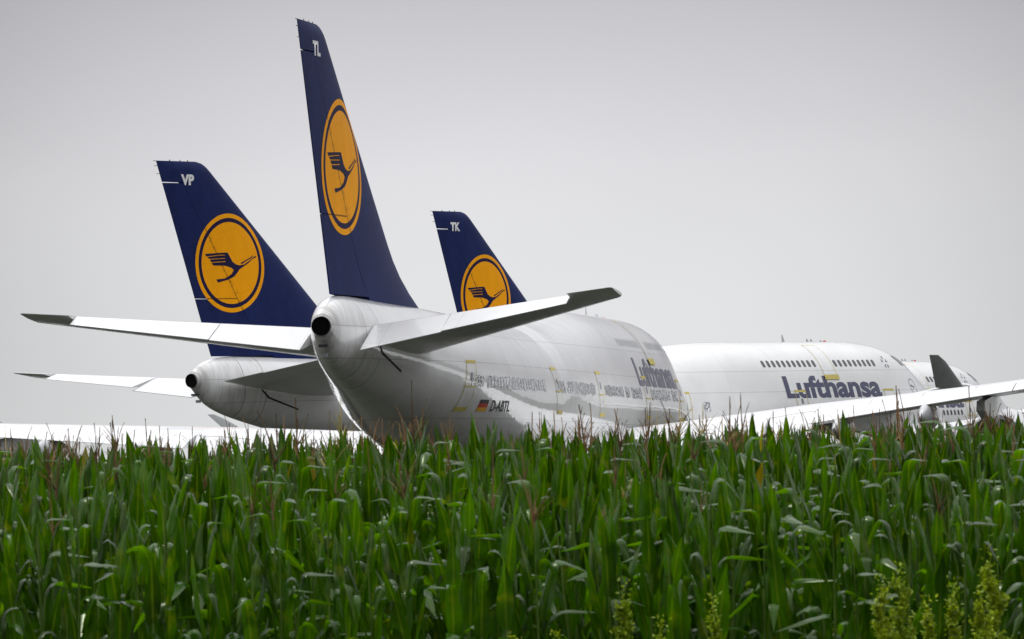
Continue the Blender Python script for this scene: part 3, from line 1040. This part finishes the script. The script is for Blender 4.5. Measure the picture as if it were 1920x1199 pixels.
# ------------------------------------------------------------------ maize
def maize_proto(seed, hgt, n_leaves, tassel_kind, low_cut=0.0):
    """returns (stalk, leaves, tassel) as (verts, quads) for a plant whose stalk top stands at hgt"""
    r = random.Random(seed)
    plane = r.uniform(0, math.pi)
    LV, LF = [], []
    for i in range(n_leaves):
        f = i / (n_leaves - 1)
        bent = r.random() < (.62 if f < .75 else .35)
        sk = r.uniform(.3, .75)
        sw = r.uniform(.10, .4)
        zb = hgt * (.16 + .80 * f)
        if f < low_cut:
            continue
        az_ = plane + (math.pi if i % 2 else 0) + r.uniform(-.45, .45)
        Ln = (.62 + .16 * math.sin(math.pi * min(1, f * 1.1))) * r.uniform(.72, 1.0)
        if f > .8:
            Ln *= 1 - (f - .8) * 1.7
        wm = r.uniform(.046, .068) * (1 if f < .8 else 1 - (f - .8) * 1.2)
        e0 = r.uniform(2, 14)
        e1 = r.uniform(95, 175) if bent else r.uniform(4, 34)
        tw = r.uniform(-.9, .9)
        ph0 = r.uniform(0, 6)
        n = 14
        pos = np.array([0.012 * math.cos(az_), 0.012 * math.sin(az_), zb])
        base = len(LV)
        for k in range(n + 1):
            s = k / n
            if bent:
                q_ = min(1, max(0, (s - sk + sw / 2) / sw))
                th = R(e0 + 10 * s + (e1 - e0 - 10) * q_ * q_ * (3 - 2 * q_))
            else:
                th = R(e0 + (e1 - e0) * s ** 1.6)
            a2 = az_ + .25 * math.sin(ph0 + s * 2)
            d = np.array([math.sin(th) * math.cos(a2), math.sin(th) * math.sin(a2), math.cos(th)])
            side = np.array([-math.sin(a2), math.cos(a2), 0.0])
            nrm = np.cross(d, side)
            t_ = tw * s + .3 * math.sin(ph0 + 3 * s)
            sd = side * math.cos(t_) + nrm * math.sin(t_)
            nn = np.cross(d, sd)
            w = wm * min(1, .5 + s * 2.4) * max(0.02, 1 - s ** 2.4)
            fold = .38 + .12 * math.sin(ph0 + 4 * s)
            wav = .010 * math.sin(ph0 + 17 * s) * (1 - s)
            wav2 = .010 * math.sin(ph0 + 2 + 15 * s) * (1 - s)
            LV.append(pos + sd * w * math.cos(fold) - nn * (w * math.sin(fold) + wav))
            LV.append(pos)
            LV.append(pos - sd * w * math.cos(fold) - nn * (w * math.sin(fold) + wav2))
            pos = pos + d * (Ln / n)
        for k in range(n):
            b = base + 3 * k
            LF.append((b, b + 1, b + 4, b + 3))
            LF.append((b + 1, b + 2, b + 5, b + 4))
    SV, SF = [], []

    def tube(pts, rads, n=5, V=SV, F=SF):
        b = len(V)
        for p_, q in zip(pts, rads):
            for j in range(n):
                a = 2 * math.pi * j / n
                V.append(np.array([p_[0] + q * math.cos(a), p_[1] + q * math.sin(a), p_[2]]))
        for i in range(len(pts) - 1):
            for j in range(n):
                k = (j + 1) % n
                F.append((b + i * n + j, b + i * n + k, b + (i + 1) * n + k, b + (i + 1) * n + j))
    tube([(0, 0, hgt * s) for s in (0, .3, .6, .85, 1.06)], [.014, .013, .011, .008, .0045])
    TV, TF = [], []
    L = r.uniform(.22, .33)
    tz = hgt + .10

    def spike(az_, e, ln, z0, rr):
        pts, rads = [], []
        p = np.array([0, 0, z0], float)
        for k in range(8):
            s = k / 7
            th = R(e) + (.5 * s * s if e > 3 else .06 * math.sin(seed + s * 3)) * r.uniform(.6, 1.2)
            pts.append(tuple(p))
            rads.append(rr * (.55 + .55 * math.sin(k * 2.1 + seed) ** 2) * (1.15 - s * .6))
            p = p + np.array([math.sin(th) * math.cos(az_), math.sin(th) * math.sin(az_), math.cos(th)]) * ln / 7
        tube(pts, rads, 4, TV, TF)
    spike(0, r.uniform(0, 8), L * r.uniform(1.0, 1.35), tz, .0068)
    for i in range(r.choice((2, 4, 6, 8)) if tassel_kind == 0 else 9):
        spike(r.uniform(0, 6.28), r.uniform(10, 38) if tassel_kind == 0 else r.uniform(15, 50), L * r.uniform(.5, .85), tz + r.uniform(0, .08), .0045)
    return (SV, SF), (LV, LF), (TV, TF)


NPROTO = 14


def fast_mesh(name, V, Q, mats, mi=None, rib=None):
    V = np.asarray(V, np.float32)
    Q = np.asarray(Q, np.int32)
    me = bpy.data.meshes.new(name)
    me.vertices.add(len(V))
    me.vertices.foreach_set('co', V.ravel())
    me.loops.add(Q.size)
    me.loops.foreach_set('vertex_index', Q.ravel())
    me.polygons.add(len(Q))
    me.polygons.foreach_set('loop_start', np.arange(0, Q.size, 4, dtype=np.int32))
    me.polygons.foreach_set('loop_total', np.full(len(Q), 4, dtype=np.int32))
    me.polygons.foreach_set('use_smooth', np.ones(len(Q), dtype=bool))
    for m in mats:
        me.materials.append(m)
    if mi is not None:
        me.polygons.foreach_set('material_index', mi)
    if rib is not None:       # 1 on the pale midrib of every leaf, 0 on its edges
        me.attributes.new('rib', 'FLOAT', 'POINT').data.foreach_set('value', np.asarray(rib, np.float32))
    me.update(calc_edges=True)
    return me


PH = 2.12      # stalk height of every prototype
raw = []
meshes = []
for i in range(NPROTO):
    st, lf, ts = maize_proto(100 + i, PH, 12, 1 if i == 4 else 0)
    raw.append([(np.array(v), np.array(f)) for v, f in (st, lf, ts)])
    tm = M_TASSEL_G if i == 4 else M_TASSEL
    meshes.append((fast_mesh('stalk', *raw[-1][0], [M_STALK]), fast_mesh('leaves', *raw[-1][1], [M_LEAF], rib=(np.arange(len(raw[-1][1][0])) % 3 == 1)), fast_mesh('tassel', *raw[-1][2], [tm])))

rng = random.Random(7)
plants = []
d = 30.0
row = 0
while d < 63:
    half = d * 1920 / F_PX / 2 * 1.12 + .5
    x = -half + rng.uniform(0, .16)
    while x < half:
        yy = d + rng.gauss(0, .07)
        # edge plants are shorter; the crop reaches full height a few metres in
        k = min(1, max(0, (d - 30) / 9.0))
        tip = (1.50 + .33 * k ** .7 + .10 * max(0, d - 39) / 24 + .065 * k + .0 - .011 * x + .05 * math.sin(x * 1.7 + d * .9) * math.sin(d * .7 + 1)) * min(1.08, rng.gauss(1, .055))
        plants.append((x + rng.gauss(0, .03), yy, tip / PH, rng.randrange(NPROTO), rng.uniform(0, 6.283), rng.gauss(0, .035), rng.gauss(0, .035), rng.random() < (.05 if d < 38 else .22)))
        x += .175 * rng.uniform(.75, 1.3)
    d += .55 if d < 40 else .66
    row += 1
plants.sort(key=lambda p: p[1])
inview = [p for p in plants if abs(p[0]) < p[1] * 1920 / F_PX / 2 * 1.01]
front = set(id(p) for p in inview[:290])
far = []
n_ind = 0
for p in plants:
    if id(p) in front:
        x, y, s, pi_, rz, tx, ty, tas = p
        root = bpy.data.objects.new('maize_plant', None)
        C.objects.link(root)
        root.location = (x, y, .004)
        root.rotation_euler = (tx, ty, rz)
        sx = min(1.0, s * 1.12)
        root.scale = (sx, sx, s)
        root['category'] = 'maize'
        if tas:
            root['label'] = 'maize plant in the front rows with a tassel standing above its green leaves'
            root['group'] = 'tasselled maize plants in the front rows'
        else:
            root['label'] = 'green maize plant in the front rows with long arching leaves and no tassel showing'
            root['group'] = 'maize plants without tassel in the front rows'
        ms = meshes[pi_]
        link('stalk', ms[0], root)
        link('leaves', ms[1], root)
        if tas:
            link('tassel', ms[2], root)
        n_ind += 1
    else:
        far.append(p)
VV, QQ, MI, RB = [], [], [], []
off = 0
for x, y, s, pi_, rz, tx, ty, tas in far:
    Mx = Matrix.Translation((x, y, .004)) @ Matrix.Rotation(rz, 4, 'Z') @ Matrix.Rotation(ty, 4, 'Y') @ Matrix.Rotation(tx, 4, 'X') @ Matrix.Diagonal((min(1, s * 1.08), min(1, s * 1.08), s, 1))
    A = np.array(Mx)
    for k in range(3):
        v, q = raw[pi_][k]
        if k == 2 and not tas:
            continue
        if k == 1 and y > 44:              # deep rows show only their tops
            keep = v[q[:, 0], 2] > .45 * PH
            q = q[keep]
        if k == 0 and y > 44:
            q = q[5:]
        RB.append((np.arange(len(v)) % 3 == 1) if k == 1 else np.zeros(len(v)))
        VV.append(v @ A[:3, :3].T + A[:3, 3])
        QQ.append(q + off)
        MI.append(np.full(len(q), (k if k < 2 else (3 if pi_ == 4 else 2)), dtype=np.int32))
        off += len(v)
me = fast_mesh('maize_field', np.concatenate(VV), np.concatenate(QQ), [M_STALK, M_LEAF, M_TASSEL, M_TASSEL_G], np.concatenate(MI), np.concatenate(RB))
fo = link('maize_field', me)
fo['kind'] = 'stuff'
fo['label'] = 'deep rows of green maize with brown tassels behind the front rows'
fo['category'] = 'maize field'


# ------------------------------------------------------------------ weeds on the field margin
def weed_mesh(seed, h, spread, nb):
    r = random.Random(seed)
    SV, SF, LV, LF = [], [], [], []

    def stick(a, b, ra, rb):
        base = len(SV)
        for p_, q in ((a, ra), (b, rb)):
            for j in range(4):
                an = math.pi / 2 * j
                SV.append((p_[0] + q * math.cos(an), p_[1] + q * math.sin(an), p_[2]))
        for j in range(4):
            k = (j + 1) % 4
            SF.append((base + j, base + k, base + 4 + k, base + 4 + j))

    def leaf(p_, size):
        a = r.uniform(0, 6.28)
        e = r.uniform(-.3, 1.3)
        dd = Vector((math.cos(a) * math.cos(e), math.sin(a) * math.cos(e), math.sin(e)))
        sd_ = dd.cross(Vector((r.uniform(-1, 1), r.uniform(-1, 1), 1))).normalized()
        b = len(LV)
        q = Vector(p_)
        LV.extend([tuple(q), tuple(q + dd * size * .5 + sd_ * size * .28), tuple(q + dd * size), tuple(q + dd * size * .5 - sd_ * size * .28)])
        LF.append((b, b + 1, b + 2, b + 3))
    stick((0, 0, 0), (0, 0, h), .008, .003)
    for i in range(nb):
        z = h * (.45 + .5 * i / nb)
        a = r.uniform(0, 6.28)
        ln = spread * (1.15 - .85 * i / nb) * r.uniform(.6, 1.1)
        tip = (ln * math.cos(a) * .55, ln * math.sin(a) * .55, z + ln * r.uniform(.7, 1.3))
        stick((0, 0, z), tip, .003, .0015)
        for k in range(60):
            s = r.uniform(.15, 1.05)
            pp = (tip[0] * s + r.gauss(0, .007), tip[1] * s + r.gauss(0, .007), z + (tip[2] - z) * s + r.gauss(0, .01))
            leaf(pp, r.uniform(.012, .032))
    for k in range(140):
        leaf((r.gauss(0, .018), r.gauss(0, .018), h * r.uniform(.72, 1.05)), r.uniform(.012, .03))
    for k in range(26):
        leaf((0, 0, h * r.uniform(.1, .8)), r.uniform(.05, .09))
    return fast_mesh('stem', SV, SF, [M_WEED]), fast_mesh('foliage', LV, LF, [M_WEED])


WEEDS = [  # x px offset from picture centre / f times distance gives metres; listed in metres: x, y, height, spread, branches, label
    (0.49, 28.6, 1.40, .10, 16, 'tallest yellow-green spire weed standing alone at the foot of the maize right of centre'),
    (0.66, 28.5, 1.22, .06, 9, 'small yellow-green weed just right of the lone tall spire'),
    (0.925, 28.7, 1.31, .06, 9, 'slim yellow-green weed between the lone spire and the right-hand clump'),
    (1.73, 28.4, 1.39, .11, 14, 'bushy yellow weed at the left end of the right-hand clump'),
    (1.84, 28.7, 1.43, .11, 14, 'taller dull green weed behind the bushy yellow one of the clump'),
    (1.955, 28.4, 1.27, .09, 11, 'low yellow-green weed in the gap of the right-hand clump'),
    (2.09, 28.6, 1.36, .08, 11, 'narrow green weed in the middle of the right-hand clump'),
    (2.20, 28.3, 1.33, .09, 12, 'rounded weed left of the tallest weed in the right-hand clump'),
    (2.265, 28.5, 1.50, .12, 18, 'tallest leafy weed at the right end of the right-hand clump'),
    (0.15, 28.4, 1.17, .05, 8, 'short ochre weed tip at the bottom edge beside the centre'),
    (-0.05, 28.5, 1.16, .05, 8, 'short ochre weed tip left of the other one at the bottom edge'),
]
for i, (x, y, h, sp, nb, lab) in enumerate(WEEDS):
    root = bpy.data.objects.new('weed_plant', None)
    C.objects.link(root)
    root.location = (x, y, .004)
    root['label'] = lab
    root['category'] = 'weed'
    root['group'] = 'yellow-green weeds on the field margin'
    a, b = weed_mesh(40 + i, h * .93, sp * 1.8, int(nb * 1.8))
    link('stem', a, root)
    link('foliage', b, root)

# dry grass along the margin
r = random.Random(3)
GV, GF = [], []
for i in range(1500):
    cx = r.choice((1.53, 2.5, -2.3, -.6, .8, None, None))
    x = r.uniform(-3, 3) if cx is None else cx + r.gauss(0, .1)
    y = r.uniform(28.2, 29.6)
    h = r.uniform(.5, 1.0) * (1.15 if cx is not None else .9)
    a = r.uniform(0, 6.28)
    ln = r.uniform(.05, .35)
    b = len(GV)
    for s in (0, .4, .75, 1):
        w = .004 * (1.05 - s)
        px, py = x + ln * s * s * math.cos(a), y + ln * s * s * math.sin(a)
        GV.append((px - w, py, h * s * (1 - .1 * s)))
        GV.append((px + w, py, h * s * (1 - .1 * s)))
    for k in range(3):
        GF.append((b + 2 * k, b + 2 * k + 1, b + 2 * k + 3, b + 2 * k + 2))
go = link('margin_grass', fast_mesh('margin_grass', GV, GF, [M_DRY]))
go['kind'] = 'stuff'
go['label'] = 'thin dry grass blades along the foot of the maize'
go['category'] = 'grass'
print('maize individuals', n_ind, 'far', len(far), 'faces', len(me.polygons))
